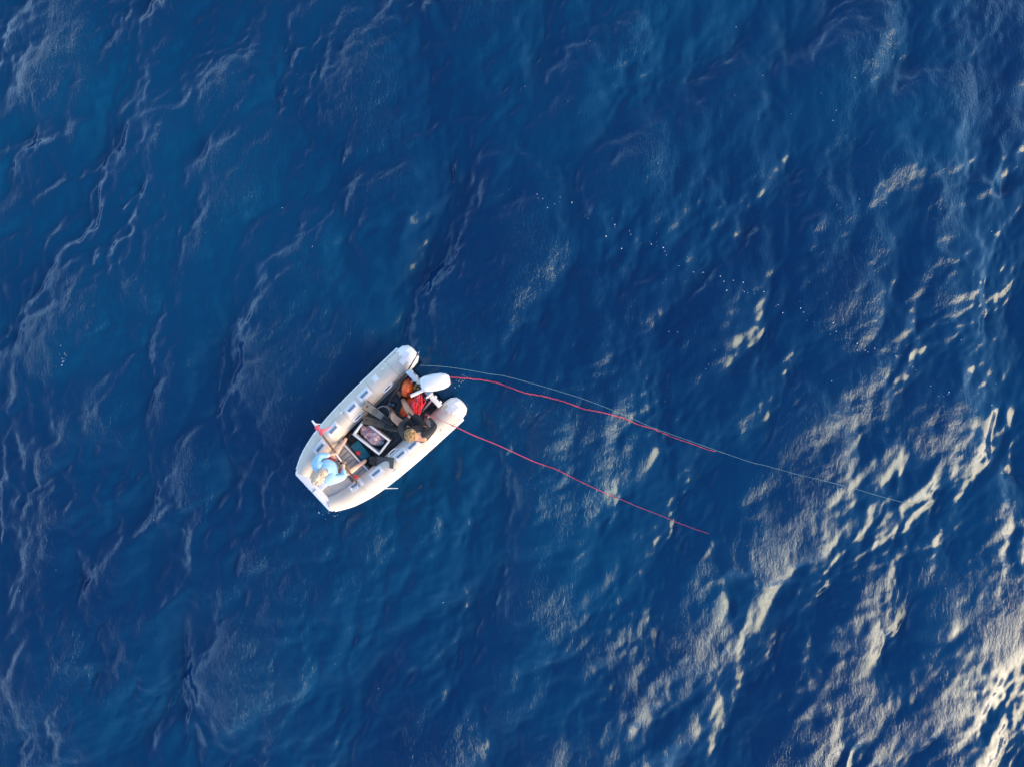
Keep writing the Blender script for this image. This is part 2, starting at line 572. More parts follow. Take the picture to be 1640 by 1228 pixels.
# pale slatted step behind the bow deck: a locker with separate slats
bm = BM()
hw = inner(.75, .03)
add_box(bm, (.755, CY, .15), (.31, 2 * hw, .19), bev=.006)
lk = build('step_locker', bm, M['deck'], boat)
n = 9; w = 2 * hw / n
for k in range(n):
    bm = BM()
    add_box(bm, (.755, CY - hw + (k + .5) * w, .256), (.285, w * .84, .022), bev=.004)
    build('slat', bm, M['slat'], lk)
bm = BM()
add_box(bm, (.925, CY, .185), (.026, 2 * hw + .05, .21), bev=.006)
build('locker_lip', bm, M['gel'], lk)
# main floor: dark slats with gaps
hw = .385; n = 9; w = 2 * hw / n
for k in range(n):
    bm = BM()
    add_box(bm, (1.775, CY - hw + (k + .5) * w, .062), (1.66, w * .88, .024), bev=.004)
    build('floor_slat', bm, M['teak'], boat)
for sg in (-1, 1):
    bm = BM()
    add_box(bm, (1.82, CY + sg * (hw + .006), .10), (1.50, .014, .05), bev=.004)
    build('floor_trim', bm, M['gel'], boat)
# transom with top caps and knees
bm = BM()
add_box(bm, (2.615, CY, .20), (.05, .80, .44), bev=.008)
tr = build('transom', bm, M['gel'], boat)
for sg in (-1, 1):
    bm = BM()
    add_box(bm, (2.62, CY + sg * .30, .43), (.085, .23, .035), bev=.01)
    build('transom_cap', bm, M['gel'], tr)
    bm = BM()
    add_prism(bm, [(2.60, CY + sg * .215, .40), (2.30, CY + sg * .235, .14), (2.30, CY + sg * .265, .14), (2.60, CY + sg * .245, .40)], 0, .09)
    build('transom_knee', bm, M['gel'], tr)
    for yy in (.36, .24):
        bm = BM()
        add_tube(bm, [(2.665, CY + sg * yy, .43), (2.69, CY + sg * yy, .43)], .022, seg=10)
        build('drain_plug', bm, M['white'], tr)
bm = BM()
add_tube(bm, smooth_path([(2.55, CY - .32, .12), (2.40, CY - .30, .20), (2.30, CY - .18, .12), (2.42, CY - .10, .16), (2.58, CY - .13, .36)], 6), .011, seg=8)
build('fuel_hose', bm, M['black'], boat)
# small cleats with a white lacing line
for x, y in ((1.3, .66), (2.32, .72), (1.3, -.70), (2.35, -.74)):
    p, tan, nrm, tb = on_tube(x, y)
    bm = BM()
    add_box(bm, p + nrm * .006, (.05, .03, .012), fwd=tan, up=nrm, bev=.004)
    build('cleat', bm, M['white'], boat)

# ------------------------------------------------------------------ outboard motor
om = thing('outboard_motor', 'white outboard motor with tiller clamped to the boat transom', 'outboard motor', (2.70, CY - .08, 0.0))
ax0 = C(915, 318, .80); ax1 = C(1105, 285, .80)
cc = (C(905, 325, .80) + C(1108, 285, .80)) / 2
fw = Vector((ax1.x - ax0.x, ax1.y - ax0.y, 0)).normalized(); sd = Vector((-fw.y, fw.x, 0))
bm = BM()
prof = [(-.245, .085, .08), (-.232, .112, .12), (-.17, .132, .145), (-.03, .145, .155), (.11, .138, .145), (.195, .110, .12), (.232, .078, .08), (.240, .05, .05)]
rings = []
for u, hw_, hz in prof:
    rings.append([bm.verts.new(cc + fw * u + sd * (math.copysign(abs(math.cos(a)) ** .75, math.cos(a)) * hw_)
                  + Vector((0, 0, math.copysign(abs(math.sin(a)) ** .7, math.sin(a)) * hz + .0))) for a in (2 * math.pi * k / 20 for k in range(20))])
for A, B in zip(rings, rings[1:]):
    for k in range(20): bm.faces.new((A[k], A[(k + 1) % 20], B[(k + 1) % 20], B[k]))
bm.faces.new(rings[0][::-1]); bm.faces.new(rings[-1])
cowl = build('cowling', bm, M['gel'], om, sharp=60)
bm = BM()
add_tube(bm, [cc + Vector((0, 0, -.10)), cc + Vector((0, 0, -.045))], .1, seg=20)
for v in bm.verts:
    d = v.co - cc; v.co = cc + fw * d.dot(fw) * 2.36 + sd * d.dot(sd) * 1.46 + Vector((0, 0, d.z))
build('cowl_seam', bm, M['suitg'], cowl)
for du in (-.17, -.13):
    bm = BM()
    add_box(bm, cc + fw * du + sd * -.02 + Vector((0, 0, .133 if du > -.15 else .125)), (.014, .09, .014), fwd=fw, bev=.004)
    build('vent_slot', bm, M['dark'], cowl)
bm = BM()
add_box(bm, cc + fw * .222 + Vector((0, 0, .01)), (.03, .09, .09), fwd=fw, bev=.01)
build('rear_latch', bm, M['suitg'], cowl)
lg = cc + fw * -.02
bm = BM()
add_tube(bm, [lg + Vector((0, 0, -.12)), lg + Vector((0, 0, -.35)), lg + Vector((.01, 0, -.80)), lg + Vector((.02, 0, -1.05))], [.10, .075, .06, .05], seg=14)
build('leg', bm, M['gel'], om)
bm = BM()
add_ell(bm, lg + Vector((.03, 0, -1.12)), (.16, .045, .045), fwd=fw)
build('gearcase', bm, M['gel'], om)
bm = BM()
pc = lg + fw * .17 + Vector((0, 0, -1.12))
for k in range(3):
    a = 2 * math.pi * k / 3
    d = sd * math.cos(a) + Vector((0, 0, math.sin(a)))
    add_ell(bm, pc + d * .06, (.06, .035, .008), fwd=d, up=fw + d.cross(fw) * .6)
build('propeller', bm, M['dark'], om)
tc = Vector((2.62, CY - .08, .46))
for sg in (-1, 1):
    bm = BM()
    add_box(bm, tc + Vector((.0, sg * .075, .03)), (.13, .035, .15), bev=.008)
    b_ = build('clamp_bracket', bm, M['gel'], om)
    bm = BM()
    q = tc + Vector((-.09, sg * .075, .02))
    add_tube(bm, [q, q + Vector((.06, 0, 0))], .012, seg=8)
    add_box(bm, q, (.012, .07, .022), bev=.004)
    build('clamp_screw', bm, M['brass' if sg > 0 else 'steel'], b_)
bm = BM()
add_box(bm, tc + Vector((.07, 0, .14)), (.18, .16, .12), bev=.02)
build('swivel_bracket', bm, M['steel'], om)
t0, t1 = C(935, 352, .66), C(838, 398, .66)
bm = BM()
add_tube(bm, [t0 + (t0 - t1) * .35, t0, t0.lerp(t1, .45)], [.030, .030, .024], seg=12)
ta = build('tiller_arm', bm, M['gel'], om)
bm = BM()
add_tube(bm, [t0.lerp(t1, .42), t0.lerp(t1, .5), t1], [.026, .028, .027], seg=12)
build('tiller_grip', bm, M['white'], ta)
bm = BM()
g0 = t0.lerp(t1, .08)
add_box(bm, g0 + Vector((0, 0, .03)), (.05, .045, .03), fwd=t1 - t0, bev=.006)
build('throttle_box', bm, M['dark'], ta)
bm = BM()
add_tube(bm, smooth_path([tc + Vector((.02, .16, .04)), tc + Vector((-.08, .20, .02)), tc + Vector((-.12, .12, .06)), tc + Vector((-.02, .06, .10))], 5), .010, seg=8)
build('control_cable', bm, M['black'], om)
bm = BM()
for k, (dx, dy) in enumerate(((-.07, .14), (-.10, .19), (-.055, .21))):
    add_tube(bm, [tc + Vector((dx, dy, -.03)), tc + Vector((dx, dy, .05))], .022, seg=10)
build('fuel_fitting', bm, M['brass'], om)

# ------------------------------------------------------------------ crate with the bagged catch
q = [C(515, 578, .40), C(712, 695, .40), C(605, 797, .40), C(448, 640, .40)]
cen = sum(q, Vector()) / 4
e1 = ((q[1] - q[0]) + (q[2] - q[3])) / 2; e2 = ((q[3] - q[0]) + (q[2] - q[1])) / 2
L1, L2 = e1.length, e2.length
d1 = e1.normalized(); d2 = (e2 - d1 * e2.dot(d1)).normalized()
cr = thing('fish_crate', 'open white plastic crate amidships holding a clear bag', 'crate', (cen.x, cen.y, .076))
def cr_pt(a, b, z): return Vector((cen.x, cen.y, 0)) + d1 * a + d2 * b + Vector((0, 0, z))
bm = BM()
for sg in (-1, 1):
    add_box(bm, cr_pt(0, sg * (L2 / 2 - .012), .235), (L1, .018, .30), fwd=d1, bev=.004)
    add_box(bm, cr_pt(sg * (L1 / 2 - .012), 0, .235), (.018, L2 - .045, .30), fwd=d1, bev=.004)
build('wall', bm, M['crate'], cr)
bm = BM()
for sg in (-1, 1):
    add_box(bm, cr_pt(0, sg * (L2 / 2 - .006), .39), (L1 + .012, .034, .022), fwd=d1, bev=.007)
    add_box(bm, cr_pt(sg * (L1 / 2 - .006), 0, .39), (.034, L2 - .046, .021), fwd=d1, bev=.007)
build('rim', bm, M['crate'], cr)
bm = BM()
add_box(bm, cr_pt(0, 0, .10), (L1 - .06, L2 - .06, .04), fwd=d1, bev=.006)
build('base_shade', bm, M['crate_in'], cr)  # dark sheet whose colour stands in for shade inside the white crate
# translucent bag
def bag_material():
    m, nt, b = new_mat('clear_bag_with_catch')
    tc_ = nt.nodes.new('ShaderNodeTexCoord')
    n1 = nt.nodes.new('ShaderNodeTexNoise'); n1.inputs['Scale'].default_value = 9; n1.inputs['Detail'].default_value = 5
    n1.inputs['Distortion'].default_value = 1.2
    nt.links.new(tc_.outputs['Object'], n1.inputs['Vector'])
    rp = nt.nodes.new('ShaderNodeValToRGB')
    e = rp.color_ramp.elements
    e[0].position = .34; e[0].color = (.20, .045, .06, 1)
    e[1].position = .64; e[1].color = (.52, .56, .60, 1)
    x = rp.color_ramp.elements.new(.48); x.color = (.42, .22, .25, 1)
    nt.links.new(n1.outputs['Fac'], rp.inputs['Fac'])
    nt.links.new(rp.outputs['Color'], b.inputs['Base Color'])
    b.inputs['Roughness'].default_value = .22
    b.inputs['Coat Weight'].default_value = .6
    n2 = nt.nodes.new('ShaderNodeTexNoise'); n2.inputs['Scale'].default_value = 30; n2.inputs['Distortion'].default_value = 2
    nt.links.new(tc_.outputs['Object'], n2.inputs['Vector'])
    bp = nt.nodes.new('ShaderNodeBump'); bp.inputs['Strength'].default_value = .7; bp.inputs['Distance'].default_value = .02
    nt.links.new(n2.outputs['Fac'], bp.inputs['Height']); nt.links.new(bp.outputs['Normal'], b.inputs['Normal'])
    return m
M['bag'] = bag_material()
bag = thing('plastic_bag', 'crumpled clear plastic bag with pinkish catch inside the white crate', 'bag', (cen.x, cen.y, .12))
b0, b1 = C(520, 620, .30), C(640, 710, .30)
bc = (b0 + b1) / 2; bd = (b1 - b0).normalized()
bm = BM()
vs = add_ell(bm, bc + Vector((0, 0, -.055)), (.215, .135, .12), fwd=bd, u=36, v=24, power=.8)
rng_ = random.Random(3)
from mathutils import noise as mnoise
for v in vs:
    d = v.co - bc
    v.co += d.normalized() * (mnoise.noise(v.co * 14) * .035 + mnoise.noise(v.co * 34) * .014)
build('film', bm, M['bag'], bag, sharp=180)
bm = BM()
p0 = b0 + (b0 - b1).normalized() * -.02
add_tube(bm, smooth_path([p0 + Vector((.02, .02, 0)), p0 + Vector((-.03, .03, .03)), p0 + Vector((-.05, .01, .035))], 4), [.05, .05, .045, .04, .03, .022, .02, .024, .035], seg=9)
build('knot', bm, M['bag'], bag)

# ------------------------------------------------------------------ teal box, dark gear round it
k0, k1, k2, k3 = C(428, 735, .26), C(482, 700, .26), C(560, 802, .26), C(512, 838, .26)
kc = (k0 + k1 + k2 + k3) / 4
kf = ((k3 - k0) + (k2 - k1)).normalized()
tb_ = thing('tackle_box', 'teal plastic tackle box with red latch between locker and crate', 'tackle box', (kc.x, kc.y, .076))
ln, wd = (k3 - k0).length, (k1 - k0).length
bm = BM()
add_box(bm, (kc.x, kc.y, .145), (ln, wd, .135), fwd=kf, bev=.012)
build('base', bm, M['teal'], tb_)
bm = BM()
add_box(bm, (kc.x, kc.y, .237), (ln * 1.02, wd * 1.03, .044), fwd=kf, bev=.012)
ld = build('lid', bm, M['teal'], tb_)
bm = BM()
for sg in (-1, 1):
    add_box(bm, Vector((kc.x, kc.y, .262)) + kf * sg * ln * .30, (ln * .22, wd * .75, .010), fwd=kf, bev=.004)
build('lid_rib', bm, M['teal'], ld)
bm = BM()
lc = C(480, 783, .268)
add_box(bm, lc, (.075, .062, .018), fwd=kf, bev=.006)
build('latch', bm, M['red'], tb_)
bag2 = thing('gear_bag', 'black soft gear bag under the teal tackle box beside crate', 'bag', C(455, 690, .076))
bm = BM()
for v in add_ell(bm, C(450, 690, .14), (.16, .09, .075), fwd=kf, u=24, v=14, power=.75):
    v.co += Vector((0, 0, mnoise.noise(v.co * 12) * .02))
build('body', bm, M['black'], bag2)
bm = BM()
a = C(425, 690, .20)
add_tube(bm, smooth_path([a, a + Vector((.03, .04, .04)), a + Vector((.09, .05, .045)), a + Vector((.14, .02, .01))], 5), .010, seg=8)
build('strap', bm, M['dark'], bag2)
gb2 = thing('weight_belt', 'black weight belt on the floor between teal box and dark fin', 'belt', C(545, 845, .076))
bm = BM()
a = C(545, 850, .10)
add_tube(bm, smooth_path([a + Vector((-.10, .10, 0)), a + Vector((-.03, .03, .03)), a + Vector((.02, -.02, .045)), a + Vector((.10, -.02, .03)), a + Vector((.15, .07, .0))], 5), .028, seg=8, flat=.5)
build('webbing', bm, M['black'], gb2)
for d in (Vector((-.03, .03, .035)), Vector((.06, -.025, .05))):
    bm = BM(); add_box(bm, a + d, (.07, .055, .035), fwd=(1, -.5, 0), bev=.008); build('weight', bm, M['dark'], gb2)

# ------------------------------------------------------------------ swim fins
def fin(label, name_mat, tip, tail, w_tip, w_tail, z_tip, z_tail, notch, prints, pocket_len=.24):
    a = C(*tip, z_tip); b = C(*tail, z_tail)
    f = thing('swim_fin', label, 'swim fin', ((a.x + b.x) / 2, (a.y + b.y) / 2, min(z_tip, z_tail)), 'long swim fins lying across the boat')
    ax = (b - a); Ln = ax.length; ax.normalize()
    fr = frame(ax, (0, 0, 1)); sy, sz = fr.col[1], fr.col[2]
    bm = BM(); n = 14; up_, lo = [], []
    def bend(u): return -.035 * math.sin(math.pi * u)
    rows = []
    for i in range(n + 1):
        u = i / n
        w = w_tip + (w_tail - w_tip) * u ** .9
        row = []
        for j in range(7):
            v = j / 6 - .5
            x = u * Ln + (notch * (1 - abs(v) * 2) if i == 0 else 0)
            row.append(a + ax * x + sy * (v * w) + sz * (bend(u)))
        rows.append(row)
    th = .007
    tv = [[bm.verts.new(p + sz * th / 2) for p in r_] for r_ in rows]
    bv = [[bm.verts.new(p - sz * th / 2) for p in r_] for r_ in rows]
    for i in range(n):
        for j in range(6):
            bm.faces.new((tv[i][j], tv[i + 1][j], tv[i + 1][j + 1], tv[i][j + 1]))
            bm.faces.new((bv[i][j + 1], bv[i + 1][j + 1], bv[i + 1][j], bv[i][j]))
        for j in (0, 6): bm.faces.new((tv[i][j], bv[i][j], bv[i + 1][j], tv[i + 1][j]))
    for i in (0, n):
        for j in range(6): bm.faces.new((tv[i][j], tv[i][j + 1], bv[i][j + 1], bv[i][j]))
    bl = build('blade', bm, name_mat, f)
    for sg in (-1, 1):
        bm = BM()
        add_tube(bm, [r_[0 if sg < 0 else 6] for r_ in rows], .007, seg=6)
        build('side_rail', bm, M['black'], f)
    if prints:
        for u, kind in prints:
            w = w_tip + (w_tail - w_tip) * u
            p = a + ax * (u * Ln) + sz * (bend(u) + .006)
            bm = BM()
            if kind == 'ring':
                add_tube(bm, [p + ax * math.cos(t) * w * .30 + sy * math.sin(t) * w * .30 for t in (2 * math.pi * k / 24 for k in range(24))], .0055, seg=4, closed=True, flat=.4)
                add_prism(bm, [p + ax * math.cos(t) * w * .14 + sy * math.sin(t) * w * .14 + sz * .001 for t in (.4 + 2 * math.pi * k / 3 for k in range(3))], 0, .002)
            else:
                for e in (-1, 1):
                    add_box(bm, p + ax * e * .02, (.006, w * .30, .002), fwd=ax, up=sz)
                    add_box(bm, p + sy * e * w * .15, (.04, .006, .002), fwd=ax, up=sz)
                add_box(bm, p, (.012, w * .12, .002), fwd=ax, up=sz)
            build('printed_mark', bm, M['finp'], bl)
    # foot pocket
    bm = BM()
    e = b
    pts = [e - ax * .08, e, e + ax * pocket_len * .45, e + ax * pocket_len * .85, e + ax * pocket_len]
    add_tube(bm, pts, [w_tail * .42, w_tail * .52, w_tail * .50, w_tail * .42, w_tail * .25], seg=14, flat=.55, up=sz)
    build('foot_pocket', bm, M['black'], f)
    return f
fin('pale taupe swim fin with circle mark, upper one of the crossed pair', M['fin'], (524, 456), (672, 560), .165, .105, .475, .44, .0, ((.10, 'square'), (.46, 'ring')), .14)
fin('shade darkened swim fin with circle mark lying over the crate corner', M['fin_shaded'], (515, 556), (690, 606), .150, .115, .425, .43, .0, ((.10, 'square'), (.45, 'ring')), .16)
fin('charcoal grey swim fin leaning on the tube beside the tackle box', M['fing'], (722, 853), (575, 833), .175, .150, .475, .34, .0, (), .05)

# ------------------------------------------------------------------ round tub
tb0 = C(650, 512, .30)
tub = thing('round_tub', 'black round tub with pale rim beside the driver knee', 'tub', (tb0.x, tb0.y, .076))
bm = BM()
add_tube(bm, [(tb0.x, tb0.y, .078), (tb0.x, tb0.y, .29)], [.095, .118], seg=28)
build('bucket_wall', bm, M['black'], tub)
bm = BM()
add_tube(bm, [(tb0.x + math.cos(t) * .118, tb0.y + math.sin(t) * .118, .295) for t in (2 * math.pi * k / 32 for k in range(32))], .009, seg=8, closed=True)
build('rim', bm, M['deck'], tub)
bm = BM()
add_tube(bm, [(tb0.x, tb0.y, .291), (tb0.x, tb0.y, .294)], .106, seg=24)
build('lid', bm, M['dark'], tub)

# ------------------------------------------------------------------ orange float, dry bag, red rope coil
f0, f1 = C(820, 288, .36), C(800, 405, .30)
fd = (f1 - f0).normalized(); fc = (f0 + f1) / 2
fl = thing('orange_float', 'glossy orange inflatable float in the stern corner by the transom', 'float', (fc.x, fc.y, .076))
bm = BM()
add_ell(bm, (fc.x, fc.y, .255), ((f1 - f0).length / 2, .105, .175), fwd=(fd.x, fd.y, -.1), u=24, v=16, power=.88)
build('body', bm, M['orange'], fl)
bm = BM()
add_tube(bm, [Vector((fc.x, fc.y, .255)) + Vector((fd.x, fd.y, 0)) * .06 + Vector((-fd.y, fd.x, 0)) * math.cos(t) * .105 + Vector((0, 0, math.sin(t) * .173)) for t in (2 * math.pi * k / 24 for k in range(24))], .006, seg=6, closed=True)
build('seam', bm, M['red'], fl)
bm = BM()
add_box(bm, C(818, 385, .40), (.07, .018, .012), fwd=fd, bev=.004)
build('strap', bm, M['dark'], fl)
bm = BM()
add_tube(bm, [C(822, 296, .36), C(824, 280, .37)], [.02, .014], seg=8)
build('valve', bm, M['red'], fl)
db = thing('dry_bag', 'red orange dry bag lying on floor under the driver shin', 'bag', C(815, 470, .076))
bm = BM()
for v in add_ell(bm, C(812, 472, .19), (.185, .085, .115), fwd=C(842, 415, .15) - C(782, 525, .15), u=20, v=12, power=.8):
    v.co += Vector((0, 0, mnoise.noise(v.co * 15) * .014))
build('body', bm, M['orange'], db)
bm = BM()
add_box(bm, C(785, 518, .26), (.05, .12, .03), fwd=C(842, 415, .15) - C(782, 525, .15), bev=.008)
build('roll_top', bm, M['red'], db)

rc = thing('rope_coil', 'bundle of red floating rope held between the driver gloves', 'rope', C(880, 470, .30))
rr = random.Random(5)
for nm, mt, cnt in (('strands', 'redrope', 15), ('strands', 'pinkrope', 9)):
    bm = BM()
    for k in range(cnt):
        a = C(888 + rr.uniform(-22, 26), 398 + rr.uniform(-8, 16), .46 + rr.uniform(-.10, .04))
        b = C(888 + rr.uniform(-42, 36), 465 + rr.uniform(-14, 14), .54 + rr.uniform(-.12, .06))
        c = C(862 + rr.uniform(-20, 28), 528 + rr.uniform(-14, 10), .46 + rr.uniform(-.10, .03))
        s1 = Vector((rr.uniform(-.02, .02), rr.uniform(-.02, .02), -.05))
        pts = [c, b, a, a + s1 * .6, b + s1 * 2 + Vector((rr.uniform(-.03, .03), rr.uniform(-.03, .03), 0)), c + s1]
        add_tube(bm, smooth_path(pts, 4), .0085, seg=6, closed=False)
    build(nm, bm, M[mt], rc)

# ------------------------------------------------------------------ dark spear pole along the port tube
sp0, sp1 = C(887, 112, .47), C(690, 440, .34)
sg_ = thing('spear_pole', 'long dark spear pole propped along the upper tube by the stern', 'pole', sp1)
bm = BM()
add_tube(bm, [sp0, sp0.lerp(sp1, .5), sp1], [.010, .013, .016], seg=10)
build('shaft', bm, M['dark'], sg_)
bm = BM()
add_tube(bm, [sp0.lerp(sp1, .62), sp0.lerp(sp1, .64), sp0.lerp(sp1, .93), sp0.lerp(sp1, .95)], [.016, .028, .028, .018], seg=10)
build('grip', bm, M['black'], sg_)
bm = BM()
e = (sp0 - sp1).normalized()
add_tube(bm, [sp0, sp0 + e * .05], [.010, .002], seg=8)
add_box(bm, sp0 - e * .02, (.03, .05, .012), fwd=e, bev=.003)
build('head', bm, M['steel'], sg_)
mk = thing('dive_mask', 'small black dive mask on the dark floor near the tub', 'mask', C(705, 455, .076))
bm = BM()
add_box(bm, C(705, 455, .105), (.10, .16, .06), fwd=(1, .5, 0), bev=.022, seg=3)
build('skirt', bm, M['black'], mk)
bm = BM()
for d in (-.035, .035):
    add_box(bm, C(705, 455, .137) + Vector((-.447, .894, 0)) * d, (.055, .055, .006), fwd=(1, .5, 0), bev=.002)
build('lens', bm, M['slot'], mk)
bm = BM()
a = C(668, 460, .09)
add_tube(bm, smooth_path([C(690, 450, .11), a + Vector((0, 0, .03)), a + Vector((-.06, -.02, .01)), C(690, 470, .10)], 5), .009, seg=6)
build('strap', bm, M['black'], mk)

# ------------------------------------------------------------------ wooden pole held by the person at the bow
pa, pb = C(168, 562, .70), C(490, 1006, .60)
gp = thing('wooden_pole', 'brown wooden pole with white tip and red cord held at bow', 'pole', pb)
pd = (pb - pa); PL = pd.length; pd.normalize()
bm = BM(); add_tube(bm, [pa + pd * .09, pa + pd * PL * .5, pb], [.016, .019, .015], seg=10); build('shaft', bm, M['wood'], gp)
bm = BM(); add_tube(bm, [pa, pa + pd * .02, pa + pd * .13], [.010, .017, .020], seg=10); build('tip', bm, M['white'], gp)
bm = BM(); add_tube(bm, [pa + pd * .06, pa + pd * .09 + Vector((.04, -.03, .0)), pa + pd * .10 + Vector((.075, -.04, .0))], [.012, .010, .006], seg=8); build('barb', bm, M['white'], gp)
bm = BM()
hel = []
for k in range(90):
    t = k / 89; a = t * 2 * math.pi * 11
    f = frame(pd)
    hel.append(pa + pd * (.12 + .17 * t) + f.col[1] * math.cos(a) * (.026 + .01 * math.sin(t * 9)) + f.col[2] * math.sin(a) * .028)
add_tube(bm, hel, .008, seg=6)
for k in range(5):
    s_ = pa + pd * (.14 + .022 * k)
    e_ = C(262 + 8 * k, 640 - 9 * k, .62)
    add_tube(bm, smooth_path([s_, s_.lerp(e_, .5) + Vector((0, 0, .03)), e_], 4), .006, seg=5)
build('cord', bm, M['pinkrope'], gp)
for u in (.60, .64):
    bm = BM(); add_box(bm, pa + pd * PL * u + frame(pd).col[1] * -.03, (.03, .03, .04), fwd=pd, bev=.005); build('clip', bm, M['black'], gp)
bm = BM()
rl = C(468, 945, .63)
add_tube(bm, [rl + Vector((0, 0, -.02)), rl + Vector((0, 0, .02))], .032, seg=14)
build('reel', bm, M['red'], gp)
bm = BM()
add_tube(bm, smooth_path([rl + Vector((.0, -.03, .01)), C(482, 970, .63), C(478, 990, .62), pb], 4), .008, seg=6)
add_tube(bm, [pb + pd * -.03, pb + pd * .02], .022, seg=8)
build('end_fitting', bm, M['steel'], gp)
bm = BM()
add_tube(bm, [pa + pd * PL * .50 + Vector((0, 0, .018)), pa + pd * PL * .62 + Vector((0, 0, .018))], .012, seg=8)
build('pale_wrap', bm, M['white'], gp)
rd = thing('white_rod', 'thin white rod sticking out over water from the lower tube', 'rod', C(600, 1018, .17))
bm = BM()
add_tube(bm, [C(598, 1017, .19), C(640, 1023, .18), C(752, 1022, .17)], [.011, .010, .006], seg=8)
build('shaft', bm, M['white'], rd)
# ------------------------------------------------------------------ people
def skin_obj(name, chains, m, parent, sub=2):
    """chains: list of lists of (point, radius); first chain is the root. A chain may start with an existing point to branch."""
    base = BASE[root_of(parent).name]
    vs, rs, es, roots, idx = [], [], [], [], {}
    for ch in chains:
        prev = None
        for p, r in ch:
            key = tuple(round(c, 5) for c in p)
            if key not in idx:
                idx[key] = len(vs); vs.append(Vector(p) - base); rs.append(r)
                if prev is None: roots.append(idx[key])
            if prev is not None and prev != idx[key]: es.append((prev, idx[key]))
            prev = idx[key]
    me = bpy.data.meshes.new(name)
    me.from_pydata(vs, es, []); me.update()
    o = bpy.data.objects.new(name, me)
    COL.objects.link(o); o.parent = parent
    md = o.modifiers.new('skin', 'SKIN'); md.use_smooth_shade = True
    bm = bmesh.new(); bm.from_mesh(me)
    lay = bm.verts.layers.skin.verify()
    bm.verts.ensure_lookup_table()
    for i, v in enumerate(bm.verts):
        r = rs[i]
        v[lay].radius = (r, r) if not hasattr(r, '__len__') else r
        v[lay].use_root = i in roots
    bm.to_mesh(me); bm.free()
    sb = o.modifiers.new('smooth', 'SUBSURF'); sb.levels = sub; sb.render_levels = sub
    # bake, so the object is a plain mesh
    dg = bpy.context.evaluated_depsgraph_get()
    ev = o.evaluated_get(dg)
    nm = bpy.data.meshes.new_from_object(ev)
    o.modifiers.clear(); o.data = nm
    nm.polygons.foreach_set('use_smooth', [True] * len(nm.polygons))
    nm.materials.clear(); nm.materials.append(m)
    return o

def hand_chains(wrist, fwd, nrm, thumb_side, curl, s=1.0):
    """palm and five fingers; nrm points out of the palm, fingers curl towards it"""
    fwd = Vector(fwd).normalized(); nrm = Vector(nrm); nrm = (nrm - fwd * nrm.dot(fwd)).normalized()
    sd_ = fwd.cross(nrm).normalized() * thumb_side
    w = Vector(wrist)
    ch = [[(w, .024 * s), (w + fwd * .035 * s, .031 * s), (w + fwd * .075 * s, .034 * s)]]
    for k, (ln, off) in enumerate(((.070, .030), (.080, .010), (.074, -.010), (.058, -.029))):
        p = w + fwd * .075 * s + sd_ * off * s
        c = [(p, .0095 * s)]
        a = curl * .5
        for seg in (.45, .32, .23):
            d = fwd * math.cos(a) + nrm * math.sin(a)
            p = p + d * ln * seg * s
            c.append((p, (.0092 - .001 * seg) * s)); a += curl
        ch.append(c)
    p = w + fwd * .03 * s + sd_ * .026 * s
    c = [(p, .011 * s)]
    d = (fwd * .7 + sd_ * .75 + nrm * .35).normalized()
    p = p + d * .035 * s; c.append((p, .0105 * s))
    d = (fwd * .75 + sd_ * .1 + nrm * .7).normalized()
    p = p + d * .03 * s; c.append((p, .009 * s))
    ch.append(c)
    return ch

def foot_chain(ankle, fwd, s=1.0):
    f = Vector(fwd).normalized(); a = Vector(ankle)
    return [(a, .036 * s), (a + Vector((0, 0, -.045)) + f * .03, (.038 * s)), (a + f * .10 + Vector((0, 0, -.055)), .036 * s), (a + f * .165 + Vector((0, 0, -.062)), .026 * s)]

def head_extras(parent, hc, face, up, skin_m, s=1.0):
    """ears, nose, eyes and mouth on a head centred at hc looking along face"""
    f = Vector(face).normalized(); u = Vector(up); u = (u - f * u.dot(f)).normalized(); sd_ = u.cross(f)
    for sg in (-1, 1):
        bm = BM()
        add_ell(bm, hc + sd_ * sg * .083 * s - u * .005, (.020, .010, .032), fwd=f, up=u, u=10, v=8)
        build('ear', bm, skin_m, parent)
    bm = BM()
    add_ell(bm, hc + f * .098 * s - u * .02, (.020, .014, .024), fwd=f, up=u, u=10, v=8)
    build('nose', bm, skin_m, parent)
    for sg in (-1, 1):
        bm = BM()
        add_ell(bm, hc + f * .084 * s + sd_ * sg * .033 + u * .008, (.010, .013, .009), fwd=f, up=u, u=10, v=8)
        build('eye', bm, M['eye'], parent)
    bm = BM()
    add_ell(bm, hc + f * .084 * s - u * .062, (.008, .024, .007), fwd=f, up=u, u=10, v=6)
    build('mouth', bm, M['shorts'], parent)

